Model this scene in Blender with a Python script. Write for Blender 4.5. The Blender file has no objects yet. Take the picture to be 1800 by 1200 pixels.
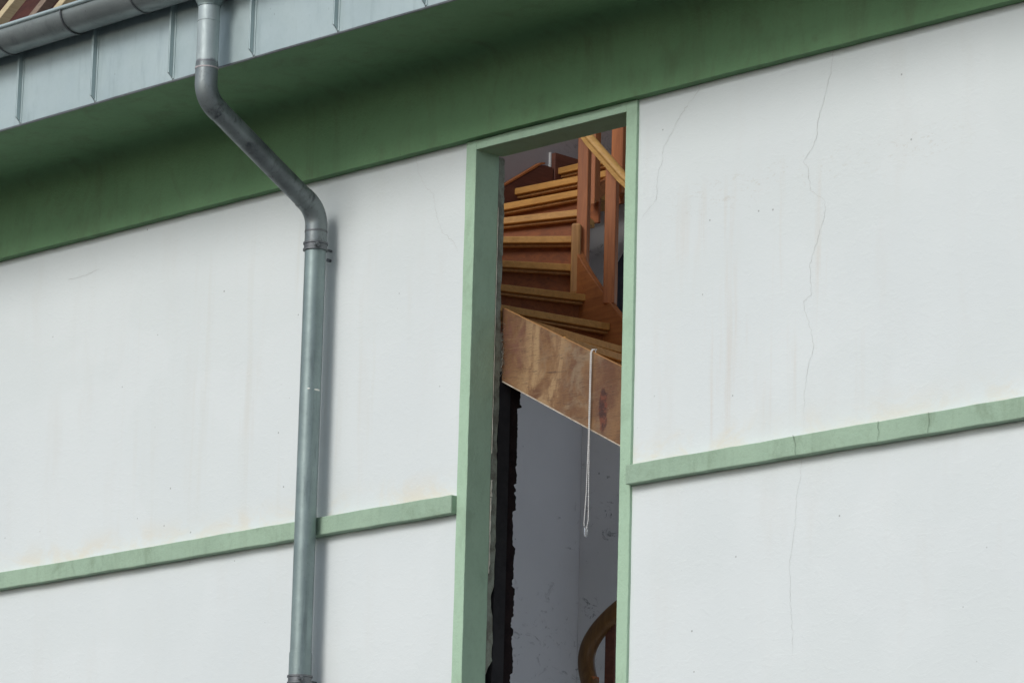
import bpy, bmesh, math, random
from mathutils import Vector, Matrix
random.seed(7)
SC = bpy.context.scene
COL = SC.collection

# ------------------------------------------------------------------ camera
def set_camera():
    yaw, pitch, roll = 0.79709944, 0.22899283, 0.02568676
    f = Vector((-math.sin(yaw)*math.cos(pitch), math.cos(yaw)*math.cos(pitch), math.sin(pitch)))
    r0 = Vector((math.cos(yaw), math.sin(yaw), 0)); u0 = r0.cross(f)
    r = math.cos(roll)*r0 + math.sin(roll)*u0
    u = -math.sin(roll)*r0 + math.cos(roll)*u0
    cd = bpy.data.cameras.new('camera'); co = bpy.data.objects.new('camera', cd); COL.objects.link(co)
    m = Matrix((r, u, -f)).transposed().to_4x4(); m.translation = Vector((13.3, -12.8, 1.6))
    co.matrix_world = m
    cd.sensor_width = 36; cd.lens = 150; cd.clip_start = 0.1; cd.clip_end = 2000
    SC.camera = co
set_camera()

# ------------------------------------------------------------------ light (overcast day)
SUN_EL, SUN_AZ = math.radians(34), math.radians(179)      # azimuth clockwise from +Y: light from the front left
w = bpy.data.worlds.new('World'); SC.world = w; w.use_nodes = True
nt = w.node_tree; nt.nodes.clear()
sky = nt.nodes.new('ShaderNodeTexSky'); sky.sky_type = 'NISHITA'; sky.sun_disc = False
sky.sun_elevation = SUN_EL; sky.sun_rotation = SUN_AZ; sky.air_density = 1.0; sky.dust_density = 1.5; sky.ozone_density = 1.0
hs = nt.nodes.new('ShaderNodeHueSaturation'); hs.inputs['Saturation'].default_value = 0.55
bg = nt.nodes.new('ShaderNodeBackground'); bg.inputs['Strength'].default_value = 0.115
wo = nt.nodes.new('ShaderNodeOutputWorld')
nt.links.new(sky.outputs[0], hs.inputs['Color']); nt.links.new(hs.outputs[0], bg.inputs['Color']); nt.links.new(bg.outputs[0], wo.inputs[0])
sd = bpy.data.lights.new('sun', 'SUN'); so = bpy.data.objects.new('sun', sd); COL.objects.link(so)
sd.energy = 1.3; sd.angle = math.radians(22); sd.color = (1.0, 0.995, 0.98)
tosun = Vector((math.sin(SUN_AZ)*math.cos(SUN_EL), math.cos(SUN_AZ)*math.cos(SUN_EL), math.sin(SUN_EL)))
so.rotation_euler = tosun.to_track_quat('Z', 'Y').to_euler()
so.location = (0, -10, 20)
vs = SC.view_settings; vs.view_transform = 'Standard'; vs.look = 'None'; vs.exposure = 0.2; vs.gamma = 1; vs.use_curve_mapping = False
SC.cycles.max_bounces = 10; SC.cycles.diffuse_bounces = 8

# ------------------------------------------------------------------ material helpers
class N:
    """thin wrapper round a node tree"""
    def __init__(s, name):
        s.m = bpy.data.materials.new(name); s.m.use_nodes = True; s.t = s.m.node_tree
        s.b = s.t.nodes['Principled BSDF']; s.tc = s.t.nodes.new('ShaderNodeTexCoord')
        s.oi = s.t.nodes.new('ShaderNodeObjectInfo')
        ad = s.t.nodes.new('ShaderNodeVectorMath'); ad.operation = 'ADD'
        sc = s.t.nodes.new('ShaderNodeVectorMath'); sc.operation = 'SCALE'; sc.inputs['Scale'].default_value = 0.0
        s.rnd = sc
        cb = s.t.nodes.new('ShaderNodeCombineXYZ')
        for i in range(3): s.t.links.new(s.oi.outputs['Random'], cb.inputs[i])
        s.t.links.new(cb.outputs[0], sc.inputs[0])
        s.t.links.new(s.tc.outputs['Object'], ad.inputs[0]); s.t.links.new(sc.outputs[0], ad.inputs[1])
        s.co = ad.outputs[0]; s.bump = None
    def L(s, a, b): s.t.links.new(a, b)
    def val(s, v):
        return v
    def math(s, op, a, b=None, clamp=False):
        n = s.t.nodes.new('ShaderNodeMath'); n.operation = op; n.use_clamp = clamp
        for i, v in enumerate((a, b)):
            if v is None: continue
            if hasattr(v, 'node'): s.L(v, n.inputs[i])
            else: n.inputs[i].default_value = v
        return n.outputs[0]
    def noise(s, scale, detail=4, rough=0.55, vec=(1, 1, 1), dist=0.0, rot=None):
        mp = s.t.nodes.new('ShaderNodeMapping'); mp.inputs['Scale'].default_value = vec
        if rot: mp.inputs['Rotation'].default_value = rot
        s.L(s.co, mp.inputs[0])
        n = s.t.nodes.new('ShaderNodeTexNoise'); n.inputs['Scale'].default_value = scale
        n.inputs['Detail'].default_value = detail; n.inputs['Roughness'].default_value = rough; n.inputs['Distortion'].default_value = dist
        s.L(mp.outputs[0], n.inputs['Vector'])
        return n.outputs['Fac']
    def voro(s, scale, vec=(1, 1, 1)):
        mp = s.t.nodes.new('ShaderNodeMapping'); mp.inputs['Scale'].default_value = vec; s.L(s.co, mp.inputs[0])
        n = s.t.nodes.new('ShaderNodeTexVoronoi'); n.inputs['Scale'].default_value = scale; s.L(mp.outputs[0], n.inputs['Vector'])
        return n.outputs['Distance']
    def rng(s, v, a, b, c=0.0, d=1.0):
        n = s.t.nodes.new('ShaderNodeMapRange'); n.interpolation_type = 'SMOOTHSTEP'
        for k, x in (('From Min', a), ('From Max', b), ('To Min', c), ('To Max', d)): n.inputs[k].default_value = x
        s.L(v, n.inputs['Value']); return n.outputs[0]
    def xyz(s):
        n = s.t.nodes.new('ShaderNodeSeparateXYZ'); s.L(s.co, n.inputs[0]); return n.outputs
    def mix(s, fac, a, b):
        n = s.t.nodes.new('ShaderNodeMix'); n.data_type = 'RGBA'
        if hasattr(fac, 'node'): s.L(fac, n.inputs[0])
        else: n.inputs[0].default_value = fac
        for i, v in ((6, a), (7, b)):
            if hasattr(v, 'node'): s.L(v, n.inputs[i])
            else: n.inputs[i].default_value = (*v, 1)
        return n.outputs[2]
    def box(s, v, lo, hi, soft):
        return s.math('MULTIPLY', s.rng(v, lo-soft, lo+soft), s.rng(v, hi-soft, hi+soft, 1, 0))
    def add_bump(s, h, strength, dist):
        n = s.t.nodes.new('ShaderNodeBump'); n.inputs['Strength'].default_value = strength; n.inputs['Distance'].default_value = dist
        s.L(h, n.inputs['Height'])
        if s.bump: s.L(s.bump, n.inputs['Normal'])
        s.bump = n.outputs[0]
    def done(s, col, rough, metal=0.0, spec=0.5):
        if hasattr(col, 'node'): s.L(col, s.b.inputs['Base Color'])
        else: s.b.inputs['Base Color'].default_value = (*col, 1)
        if hasattr(rough, 'node'): s.L(rough, s.b.inputs['Roughness'])
        else: s.b.inputs['Roughness'].default_value = rough
        s.b.inputs['Metallic'].default_value = metal; s.b.inputs['Specular IOR Level'].default_value = spec
        if s.bump: s.L(s.bump, s.b.inputs['Normal'])
        return s.m

def mat_white_render():
    n = N('white_render'); x, y, z = n.xyz()
    col = n.mix(n.rng(n.noise(0.9, 4), .35, .7), (.730, .775, .775), (.695, .742, .745))
    col = n.mix(n.math('MULTIPLY', n.rng(n.noise(3.0, 5, .6, (1.6, 1, .35)), .5, .75), .30), col, (.66, .665, .635))
    # run-off streaks down the right field and the field left of the window
    st = n.rng(n.noise(5.0, 4, .6, (2.2, 1, .12)), .53, .70)
    m1 = n.math('MULTIPLY', n.box(x, 1.15, 2.25, .25), n.box(z, 5.25, 6.36, .10))
    col = n.mix(n.math('MULTIPLY', n.math('MULTIPLY', st, m1), .30), col, (.62, .545, .455))
    m2 = n.math('MULTIPLY', n.box(x, -2.5, -0.5, .4), n.box(z, 5.25, 6.7, .3))
    col = n.mix(n.math('MULTIPLY', n.math('MULTIPLY', st, m2), .20), col, (.60, .58, .50))
    # the crusty scuffed line across the right field
    lw = n.math('ADD', z, n.math('MULTIPLY', x, -.02))
    m3 = n.math('MULTIPLY', n.box(x, 1.2, 2.75, .2), n.box(lw, 6.22, 6.37, .06))
    sc = n.rng(n.noise(26, 6, .7, (1, 1, 2.2), 1.0), .55, .66)
    col = n.mix(n.math('MULTIPLY', n.math('MULTIPLY', sc, m3), .32), col, (.50, .46, .38))
    # cream dirt washed along the top of the ledge
    up = n.math('MULTIPLY', n.box(z, 5.15, 5.30, .09), n.rng(n.noise(4, 6, .65, (1, 1, 1.6), .6), .40, .66))
    col = n.mix(n.math('MULTIPLY', up, .65), col, (.73, .66, .53))
    # broad patches where the render was patched and repainted
    pa = n.rng(n.noise(1.3, 2, .4, (1, 1, 1.3), .5), .50, .56)
    col = n.mix(n.math('MULTIPLY', pa, .35), col, (.685, .735, .730))
    # flecks
    fl = n.math('MULTIPLY', n.rng(n.voro(9.0), .035, .05, 1, 0), n.rng(n.noise(1.9, 2), .50, .56))
    col = n.mix(n.math('MULTIPLY', fl, .55), col, (.20, .20, .19))
    fl2 = n.math('MULTIPLY', n.rng(n.voro(3.1), .008, .014, 1, 0), .5)
    col = n.mix(fl2, col, (.14, .13, .12))
    n.add_bump(n.math('MULTIPLY', n.noise(55, 6, .65), n.rng(n.noise(1.1, 3), .38, .66, .30, 1.0)), .24, .005)
    n.add_bump(n.noise(170, 3, .6), .18, .002)
    n.add_bump(n.rng(n.noise(16, 5, .6, (1, 1, 1.8), .8), .45, .75), .09, .005)
    return n.done(col, .92, 0, .25)

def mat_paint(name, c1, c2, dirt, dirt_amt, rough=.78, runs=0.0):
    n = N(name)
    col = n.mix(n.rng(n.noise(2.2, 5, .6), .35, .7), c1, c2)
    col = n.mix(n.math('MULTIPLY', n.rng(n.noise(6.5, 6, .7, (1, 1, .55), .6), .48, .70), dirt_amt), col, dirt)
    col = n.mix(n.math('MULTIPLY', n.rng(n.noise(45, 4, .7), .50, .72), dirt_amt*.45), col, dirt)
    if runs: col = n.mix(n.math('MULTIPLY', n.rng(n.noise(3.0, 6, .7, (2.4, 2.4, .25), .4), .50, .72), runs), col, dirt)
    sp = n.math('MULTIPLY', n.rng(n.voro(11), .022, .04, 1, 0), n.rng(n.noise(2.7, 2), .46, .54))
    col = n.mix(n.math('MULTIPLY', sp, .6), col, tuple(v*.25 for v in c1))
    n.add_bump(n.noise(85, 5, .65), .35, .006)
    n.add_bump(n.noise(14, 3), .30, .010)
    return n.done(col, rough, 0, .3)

def mat_zinc(name, c1, c2, dark, rough, metal, amt, vstreak=.25, rnd=7.0, specks=False):
    n = N(name); n.rnd.inputs['Scale'].default_value = rnd
    col = n.mix(n.rng(n.noise(3.5, 6, .65), .32, .7), c1, c2)
    col = n.mix(n.math('MULTIPLY', n.rng(n.noise(9, 6, .7, (1.6, 1.6, vstreak), .4), .50, .72), amt), col, dark)
    col = n.mix(n.math('MULTIPLY', n.rng(n.noise(60, 4, .7), .55, .75), amt*.5), col, dark)
    sc = n.math('MULTIPLY', n.rng(n.voro(16, (1.8, 1.8, .7)), .05, .08, 1, 0), n.rng(n.noise(5, 2), .52, .58))
    col = n.mix(n.math('MULTIPLY', sc, .55), col, tuple(v*.45 for v in dark))
    r = n.rng(n.noise(12, 5, .7), .3, .75, rough-.08, rough+.14)
    if specks:
        x, y, z = n.xyz()
        for (px, pz, rad) in ((-.958, 5.797, .012), (-.985, 5.80, .005), (-.938, 5.795, .006), (-.941, 5.043, .013), (-.955, 4.94, .006), (-.938, 4.915, .005)):
            dx = n.math('SUBTRACT', x, px); dz = n.math('SUBTRACT', z, pz)
            d = n.math('SQRT', n.math('ADD', n.math('MULTIPLY', dx, dx), n.math('MULTIPLY', n.math('MULTIPLY', dz, dz), 4.0)))
            col = n.mix(n.math('LESS_THAN', d, rad), col, (.75, .74, .68))
    if name == 'zinc_pipe_top':          # heat-darkened band above the soldered joint
        x, y, z = n.xyz()
        zz = n.math('ADD', z, n.math('MULTIPLY', n.math('SUBTRACT', n.noise(30, 4), .5), .035))
        col = n.mix(n.math('MULTIPLY', n.box(zz, 7.10, 7.212, .006), .8), col, (.105, .105, .125))
    n.add_bump(n.noise(7, 3), .25, .010)
    n.add_bump(n.noise(140, 3), .08, .002)
    return n.done(col, r, metal, .5)

def mat_wood(name, c1, c2, dark, axis, rough=.55, grain=.7, dirt=.35, rnd=9.0):
    """grain runs along `axis` (0 x, 1 y, 2 z)"""
    n = N(name); n.rnd.inputs['Scale'].default_value = rnd
    v = [9.0, 9.0, 9.0]; v[axis] = .7
    g = n.noise(3.2, 6, .65, tuple(v), .9)
    col = n.mix(n.rng(g, .36, .66), c1, c2)
    v2 = [30.0, 30.0, 30.0]; v2[axis] = 1.2
    col = n.mix(n.math('MULTIPLY', n.rng(n.noise(3.0, 5, .7, tuple(v2), .4), .50, .70), grain), col, dark)
    col = n.mix(n.math('MULTIPLY', n.rng(n.noise(7, 6, .7), .52, .74), dirt), col, tuple(q*.6 for q in dark))
    n.add_bump(n.noise(3.0, 5, .7, tuple(v2)), .22, .004)
    return n.done(col, rough, 0, .4)

def mat_plywood():
    n = N('old_plywood'); x, y, z = n.xyz()
    a = math.radians(26.8)
    rot = (0, a, 0)
    g = n.noise(6.5, 8, .74, (1.5, 8, 15), 1.9, rot)
    col = n.mix(n.rng(n.noise(3.2, 5, .65, (1.4, 1, 1)), .36, .64), (.225, .118, .050), (.125, .052, .024))
    pt = n.math('MULTIPLY', n.rng(n.noise(4.5, 6, .65, (1.6, 1, .8), .8), .44, .60), n.box(x, .06, .36, .10))
    col = n.mix(n.math('MULTIPLY', pt, .80), col, (.40, .26, .13))
    gp = n.math('MULTIPLY', n.rng(n.noise(7.0, 6, .7, (1, 1, 1), .8), .47, .62), n.box(x, .20, .56, .10))
    col = n.mix(n.math('MULTIPLY', gp, .65), col, (.255, .185, .115))
    rd = n.math('MULTIPLY', n.rng(n.noise(6.0, 5, .7, (1, 1, .8), .8), .42, .62), n.box(x, -.2, .10, .06))
    col = n.mix(n.math('MULTIPLY', rd, .7), col, (.16, .065, .045))
    f = n.rng(g, .545, .60)
    col = n.mix(n.math('MULTIPLY', f, .70), col, (.075, .038, .022))
    f2 = n.rng(n.noise(12.0, 5, .7, (.9, 8, 16), 1.4, rot), .58, .66)
    col = n.mix(n.math('MULTIPLY', f2, .38), col, (.36, .24, .13))
    # dark red soaked mark near the right end: a tall narrow blot
    wob = n.math('MULTIPLY', n.math('SUBTRACT', n.noise(16, 4, .7), .5), .07)
    dx = n.math('SUBTRACT', n.math('ADD', x, wob), .584); dz = n.math('SUBTRACT', n.math('ADD', z, wob), 5.540)
    e = n.math('ADD', n.math('MULTIPLY', n.math('MULTIPLY', dx, dx), 1600.), n.math('MULTIPLY', n.math('MULTIPLY', dz, dz), 85.))
    blot = n.rng(e, .6, 1.15, 1, 0)
    bc = n.mix(n.rng(n.noise(30, 5, .7), .42, .6), (.045, .012, .008), (.15, .038, .016))
    col = n.mix(n.math('MULTIPLY', blot, .9), col, bc)
    sp = n.rng(n.voro(22), .05, .08, 1, 0)
    col = n.mix(n.math('MULTIPLY', n.math('MULTIPLY', sp, n.rng(n.noise(4, 2), .52, .6)), .8), col, (.72, .63, .5))
    n.add_bump(g, .4, .006); n.add_bump(n.noise(60, 4), .25, .003)
    return n.done(col, n.rng(n.noise(5, 4), .35, .65, .42, .68), 0, .4)

def mat_grey_plaster(name, c1, c2, scuff=.6):
    n = N(name)
    col = n.mix(n.rng(n.noise(1.8, 5, .6), .35, .68), c1, c2)
    s = n.math('MULTIPLY', n.rng(n.noise(9, 7, .75, (1, 1, 1.5), 1.3), .56, .66), n.rng(n.noise(1.9, 2), .47, .58))
    col = n.mix(n.math('MULTIPLY', s, scuff), col, tuple(v*.30 for v in c1))
    d = n.rng(n.voro(9), .04, .06, 1, 0)
    col = n.mix(n.math('MULTIPLY', n.math('MULTIPLY', d, n.rng(n.noise(3, 2), .5, .58)), .6), col, tuple(v*.3 for v in c1))
    n.add_bump(n.noise(70, 5, .6), .25, .005)
    return n.done(col, .85, 0, .3)

def mat_simple(name, c1, c2, rough, scale=8, bump=.3, bs=60, bd=.006, spec=.3):
    n = N(name); n.rnd.inputs['Scale'].default_value = 5
    col = n.mix(n.rng(n.noise(scale, 6, .7), .38, .66), c1, c2)
    n.add_bump(n.noise(bs, 5, .7), bump, bd)
    return n.done(col, rough, 0, spec)

M = {}
M['wall'] = mat_white_render()
M['green'] = mat_paint('pale_green_paint', (.420, .590, .435), (.385, .55, .40), (.215, .300, .20), .30)
M['ledge'] = mat_paint('weathered_green_paint', (.365, .500, .375), (.32, .445, .335), (.215, .29, .20), .55, .78, .30)
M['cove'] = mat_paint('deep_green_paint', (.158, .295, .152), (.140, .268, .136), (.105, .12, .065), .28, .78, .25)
M['zinc'] = mat_zinc('zinc_sheet', (.465, .56, .57), (.415, .51, .52), (.29, .37, .385), .46, .35, .40)
M['pipe_top'] = mat_zinc('zinc_pipe_top', (.46, .53, .53), (.38, .45, .455), (.20, .235, .25), .46, .35, .5, .3, 0.0)
M['gutter'] = mat_zinc('zinc_gutter', (.33, .37, .37), (.26, .295, .295), (.15, .175, .175), .44, .55, .45, 1.0)
M['pipe'] = mat_zinc('zinc_pipe', (.265, .335, .33), (.20, .255, .255), (.10, .128, .137), .40, .45, .62, .22, 0.0, True)
M['pipe_dark'] = mat_zinc('zinc_elbow', (.24, .275, .28), (.12, .137, .145), (.042, .045, .054), .40, .45, .85, .8)
M['clamp'] = mat_zinc('clamp_steel', (.20, .215, .225), (.13, .14, .15), (.08, .06, .06), .5, .6, .5, .5)
M['solder'] = mat_simple('solder_bead', (.50, .45, .45), (.36, .33, .34), .5, 40)
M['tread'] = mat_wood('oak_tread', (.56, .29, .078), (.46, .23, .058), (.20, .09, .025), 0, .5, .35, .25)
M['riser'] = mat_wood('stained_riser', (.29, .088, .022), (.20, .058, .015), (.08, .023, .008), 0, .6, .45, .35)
M['post'] = mat_wood('stained_post', (.42, .14, .04), (.33, .104, .029), (.15, .044, .013), 2, .5, .45, .25)
M['string'] = mat_wood('stained_string', (.40, .14, .04), (.31, .105, .03), (.14, .042, .015), 0, .55, .4, .3)
M['string_pale'] = mat_wood('pale_string', (.50, .26, .09), (.40, .195, .065), (.18, .075, .03), 2, .5, .4, .3)
M['dark_string'] = mat_wood('dark_string', (.15, .055, .035), (.11, .04, .027), (.05, .02, .014), 1, .6, .4, .3)
M['rail'] = mat_wood('oak_rail', (.60, .35, .115), (.50, .28, .085), (.28, .15, .045), 0, .38, .3, .2)
M['rail_dark'] = mat_wood('varnished_rail', (.20, .105, .035), (.14, .068, .023), (.06, .028, .011), 2, .4, .35, .25)
M['ply'] = mat_plywood()
M['ply_edge'] = mat_simple('board_edge', (.66, .58, .48), (.45, .36, .26), .7, 30)
M['grey'] = mat_grey_plaster('grey_plaster', (.87, .872, .872), (.83, .832, .832), .55)
M['grey_back'] = mat_grey_plaster('grey_plaster_back', (.88, .882, .882), (.83, .832, .832), .95)
M['grey_dark'] = mat_grey_plaster('dark_grey_plaster', (.33, .315, .325), (.27, .26, .27), .6)
M['plaster_edge'] = mat_simple('broken_plaster', (.30, .33, .27), (.17, .165, .135), .9, 16, .6, 70, .01)
M['chip'] = mat_simple('bare_lime', (.78, .76, .66), (.62, .58, .48), .9, 30)
M['black'] = mat_simple('black_flat', (.026, .025, .027), (.016, .015, .017), .75, 10, .35, 50, .006, .25)
M['dark_brick'] = mat_simple('black_brick', (.020, .012, .012), (.010, .006, .007), .9, 14, .5, 40, .01, .15)
M['new_wood'] = mat_wood('fresh_softwood', (.56, .47, .29), (.48, .385, .225), (.30, .19, .095), 1, .7, .5, .15)
M['old_wood'] = mat_wood('greyed_softwood', (.27, .205, .155), (.20, .15, .115), (.16, .115, .085), 1, .8, .5, .35)
M['underlay'] = mat_simple('dark_red_boarding', (.085, .030, .024), (.055, .020, .017), .85, 6)
M['navy'] = mat_simple('dark_filler_navy', (.055, .062, .080), (.042, .048, .064), .6, 5)
M['bead'] = mat_simple('white_plastic', (.80, .79, .77), (.72, .71, .69), .4, 20)
M['crack'] = mat_simple('crack_line', (.60, .61, .59), (.48, .48, .46), .95, 14)
M['crack_green'] = mat_simple('crack_in_paint', (.235, .31, .235), (.18, .235, .17), .95, 9)
M['ground'] = mat_simple('dark_asphalt', (.055, .055, .055), (.040, .040, .041), .9, 2, .4, 20, .01)
M['roof_floor'] = mat_simple('pale_screed', (.68, .675, .66), (.60, .59, .58), .85, 5)
M['lit_end'] = mat_simple('lit_board_end', (.62, .63, .62), (.52, .53, .52), .7, 20)
M['fibre'] = mat_simple('mineral_fibre', (.56, .56, .50), (.40, .40, .34), .95, 40, .8, 120, .01)
gl = N('clear_plastic'); gl.b.inputs['Transmission Weight'].default_value = .85; gl.b.inputs['IOR'].default_value = 1.3
M['clear'] = gl.done(gl.mix(gl.noise(30), (.9, .9, .9), (.8, .82, .84)), .15)

# ------------------------------------------------------------------ mesh helpers
def link(name, bm, mat, parent=None, smooth=False, bevel=0.0, seg=2):
    me = bpy.data.meshes.new(name)
    bmesh.ops.recalc_face_normals(bm, faces=bm.faces)
    if smooth:
        for f in bm.faces: f.smooth = True
    bm.to_mesh(me); bm.free()
    me.materials.append(M[mat])
    if smooth: me.set_sharp_from_angle(angle=math.radians(32))
    o = bpy.data.objects.new(name, me); COL.objects.link(o)
    if parent: o.parent = parent
    if bevel:
        b = o.modifiers.new('bevel', 'BEVEL'); b.width = bevel; b.segments = seg; b.limit_method = 'ANGLE'; b.angle_limit = math.radians(40)
    return o
def empty(name, loc, label, cat, group=None):
    o = bpy.data.objects.new(name, None); COL.objects.link(o); o.empty_display_size = .2
    o['label'] = label; o['category'] = cat
    if group: o['group'] = group
    return o                       # kept at the world origin frame: children are built in world coordinates
def tag(o, label, cat, group=None):
    o['label'] = label; o['category'] = cat
    if group: o['group'] = group
    return o
def box(bm, x0, x1, y0, y1, z0, z1):
    v = [bm.verts.new((x, y, z)) for z in (z0, z1) for y in (y0, y1) for x in (x0, x1)]
    for f in ((0, 2, 3, 1), (4, 5, 7, 6), (0, 1, 5, 4), (2, 6, 7, 3), (0, 4, 6, 2), (1, 3, 7, 5)):
        bm.faces.new([v[i] for i in f])
    return v
def BOX(name, mat, parent, x0, x1, y0, y1, z0, z1, bevel=0.0):
    bm = bmesh.new(); box(bm, x0, x1, y0, y1, z0, z1); return link(name, bm, mat, parent, bevel=bevel)
def prism(bm, poly, axis, a, b):
    """extrude a 2-D polygon along an axis. axis 'x': poly=(y,z); 'y': (x,z); 'z': (x,y)"""
    def P(p, t):
        return {'x': (t, p[0], p[1]), 'y': (p[0], t, p[1]), 'z': (p[0], p[1], t)}[axis]
    A = [bm.verts.new(P(p, a)) for p in poly]; B = [bm.verts.new(P(p, b)) for p in poly]
    bm.faces.new(A); bm.faces.new(list(reversed(B)))
    k = len(poly)
    for i in range(k): bm.faces.new((A[i], B[i], B[(i+1) % k], A[(i+1) % k]))
def tube(bm, pts, r, seg=28, cap=True, squash=None):
    """sweep a circle (radius per point) along a polyline"""
    P = [Vector(p) for p in pts]; rs = r if isinstance(r, (list, tuple)) else [r]*len(P)
    rings = []; ref = None
    for i, p in enumerate(P):
        d = ((P[min(i+1, len(P)-1)]-p).normalized() + (p-P[max(i-1, 0)]).normalized()).normalized()
        if ref is None:
            ref = Vector((1, 0, 0)) if abs(d.x) < .9 else Vector((0, 0, 1))
        n = (ref - d*ref.dot(d)).normalized(); ref = n; b = d.cross(n)
        sq = squash or (1, 1)
        rings.append([bm.verts.new(p + rs[i]*(sq[0]*math.cos(2*math.pi*j/seg)*n + sq[1]*math.sin(2*math.pi*j/seg)*b)) for j in range(seg)])
    for a, b in zip(rings[:-1], rings[1:]):
        for j in range(seg): bm.faces.new((a[j], a[(j+1) % seg], b[(j+1) % seg], b[j]))
    if cap:
        bm.faces.new(list(reversed(rings[0]))); bm.faces.new(rings[-1])
def jitter_bar(bm, x0, x1, y0, y1, z0, z1, axis, step, amp, seed):
    """a bar cut into short lengths along axis ('x' or 'z') with hand-made wavering edges"""
    rnd = random.Random(seed)
    a, b = (x0, x1) if axis == 'x' else (z0, z1)
    n = max(2, int((b-a)/step)); rings = []
    ph = [[rnd.uniform(0, 6.28) for _ in range(3)] for _ in range(8)]
    def wob(t, k): return amp*(.5*math.sin(t*2.3+ph[k][0])+.35*math.sin(t*7.1+ph[k][1])+.5*math.sin(t*19+ph[k][2])) + rnd.uniform(-amp, amp)*.35
    for i in range(n+1):
        t = a+(b-a)*i/n; ring = []
        for k, (p, q) in enumerate(((0, 0), (1, 0), (1, 1), (0, 1))):
            if axis == 'x':
                ring.append(bm.verts.new((t, (y0, y1)[p]+wob(t, k)*.6*(1-p), (z0, z1)[q]+wob(t, k+4))))
            else:
                ring.append(bm.verts.new(((x0, x1)[q]+wob(t, k+4), (y0, y1)[p]+wob(t, k)*.6*(1-p), t)))
        rings.append(ring)
    for r, s in zip(rings[:-1], rings[1:]):
        for k in range(4): bm.faces.new((r[k], r[(k+1) % 4], s[(k+1) % 4], s[k]))
    bm.faces.new(rings[0]); bm.faces.new(list(reversed(rings[-1])))

# ------------------------------------------------------------------ ground
bm = bmesh.new()
vv = [bm.verts.new(p) for p in ((-400, -400, 0), (400, -400, 0), (400, 400, 0), (-400, 400, 0))]; bm.faces.new(vv)
g = link('ground', bm, 'ground'); g['kind'] = 'structure'

# ------------------------------------------------------------------ the house
XL, XR = -7.5, 6.5
OXL, OXR, OZB, OZT = -0.05, 0.886, 2.9, 6.788          # clear window opening
house = empty('house', (0, 0, 0), 'white rendered house with pale green trim and a tall open window', 'house')

# white outer wall with the window hole: one mesh
def build_wall():
    bm = bmesh.new()
    xs = [XL, OXL-.062, OXR+.062, XR]; zs = [0.0, OZB, 6.836, 7.3]
    for y in (0.0, .17):
        V = {}
        for i, x in enumerate(xs):
            for k, z in enumerate(zs): V[i, k] = bm.verts.new((x, y, z))
        for i in range(3):
            for k in range(3):
                if i == 1 and k == 1: continue
                bm.faces.new((V[i, k], V[i+1, k], V[i+1, k+1], V[i, k+1]))
        if y == 0: F = V
        else: B = V
    def q(a, b): bm.faces.new((F[a], F[b], B[b], B[a]))
    for i in range(3): q((i, 0), (i+1, 0)); q((i, 3), (i+1, 3))
    for k in range(3): q((0, k), (0, k+1)); q((3, k), (3, k+1))
    q((1, 1), (2, 1)); q((1, 2), (2, 2)); q((1, 1), (1, 2)); q((2, 1), (2, 2))
    return link('outer_wall', bm, 'wall', house)
wall = build_wall()
wall['label'] = 'white rendered wall with hairline cracks and rusty run-off streaks'

# hairline cracks: thin ribbons of darker render, children of the wall
def crack(pts, w0, seed, mat='crack', y=-.0012, parent=wall):
    rnd = random.Random(seed); P = []
    for (a, b), (c, d) in zip(pts[:-1], pts[1:]):
        n = max(2, int(math.hypot(c-a, d-b)/.012))
        for i in range(n):
            t = i/n; P.append((a+(c-a)*t+rnd.uniform(-.0045, .0045), b+(d-b)*t+rnd.uniform(-.003, .003)))
    P.append(pts[-1]); bm = bmesh.new(); prev = None
    for i, (x, z) in enumerate(P):
        t = i/len(P); w = w0*(.35+.65*rnd.random())*(1 if t < .85 else max(.15, (1-t)/.15))
        dx = P[min(i+1, len(P)-1)][0]-P[max(i-1, 0)][0]; dz = P[min(i+1, len(P)-1)][1]-P[max(i-1, 0)][1]
        l = math.hypot(dx, dz) or 1; nx, nz = -dz/l*w/2, dx/l*w/2
        cur = (bm.verts.new((x+nx, y, z+nz)), bm.verts.new((x-nx, y, z-nz)))
        if prev: bm.faces.new((prev[0], prev[1], cur[1], cur[0]))
        prev = cur
    return link('crack', bm, mat, parent)
crack([(1.305, 6.832), (1.3, 6.806), (1.224, 6.744), (1.175, 6.69), (1.143, 6.645), (1.094, 6.586), (1.095, 6.527), (1.072, 6.493), (1.064, 6.444), (1.062, 6.368), (1.009, 6.327), (.963, 6.284)], .0019, 1)
crack([(2.063, 6.83), (2.048, 6.735), (2.012, 6.624), (1.981, 6.551), (1.976, 6.479), (1.958, 6.445), (1.902, 6.382), (1.927, 6.353), (1.947, 6.251), (2.02, 6.202), (2.03, 6.152), (1.993, 6.061), (1.969, 5.992), (1.945, 5.936), (1.956, 5.806), (1.912, 5.784), (1.922, 5.734), (1.951, 5.669), (1.974, 5.582), (1.938, 5.503), (1.92, 5.398), (1.919, 5.22)], .0018, 2)
crack([(1.911, 5.12), (1.9, 5.032), (1.882, 4.975), (1.878, 4.857), (1.849, 4.707), (1.858, 4.507), (1.872, 4.389), (1.867, 4.296)], .0015, 3)
crack([(-.459, 6.834), (-.444, 6.764), (-.403, 6.69), (-.337, 6.632), (-.31, 6.526), (-.27, 6.445), (-.185, 6.378), (-.153, 6.315)], .0016, 4)
crack([(-2.967, 6.652), (-2.878, 6.652), (-2.789, 6.659), (-2.724, 6.668)], .002, 5)

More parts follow.
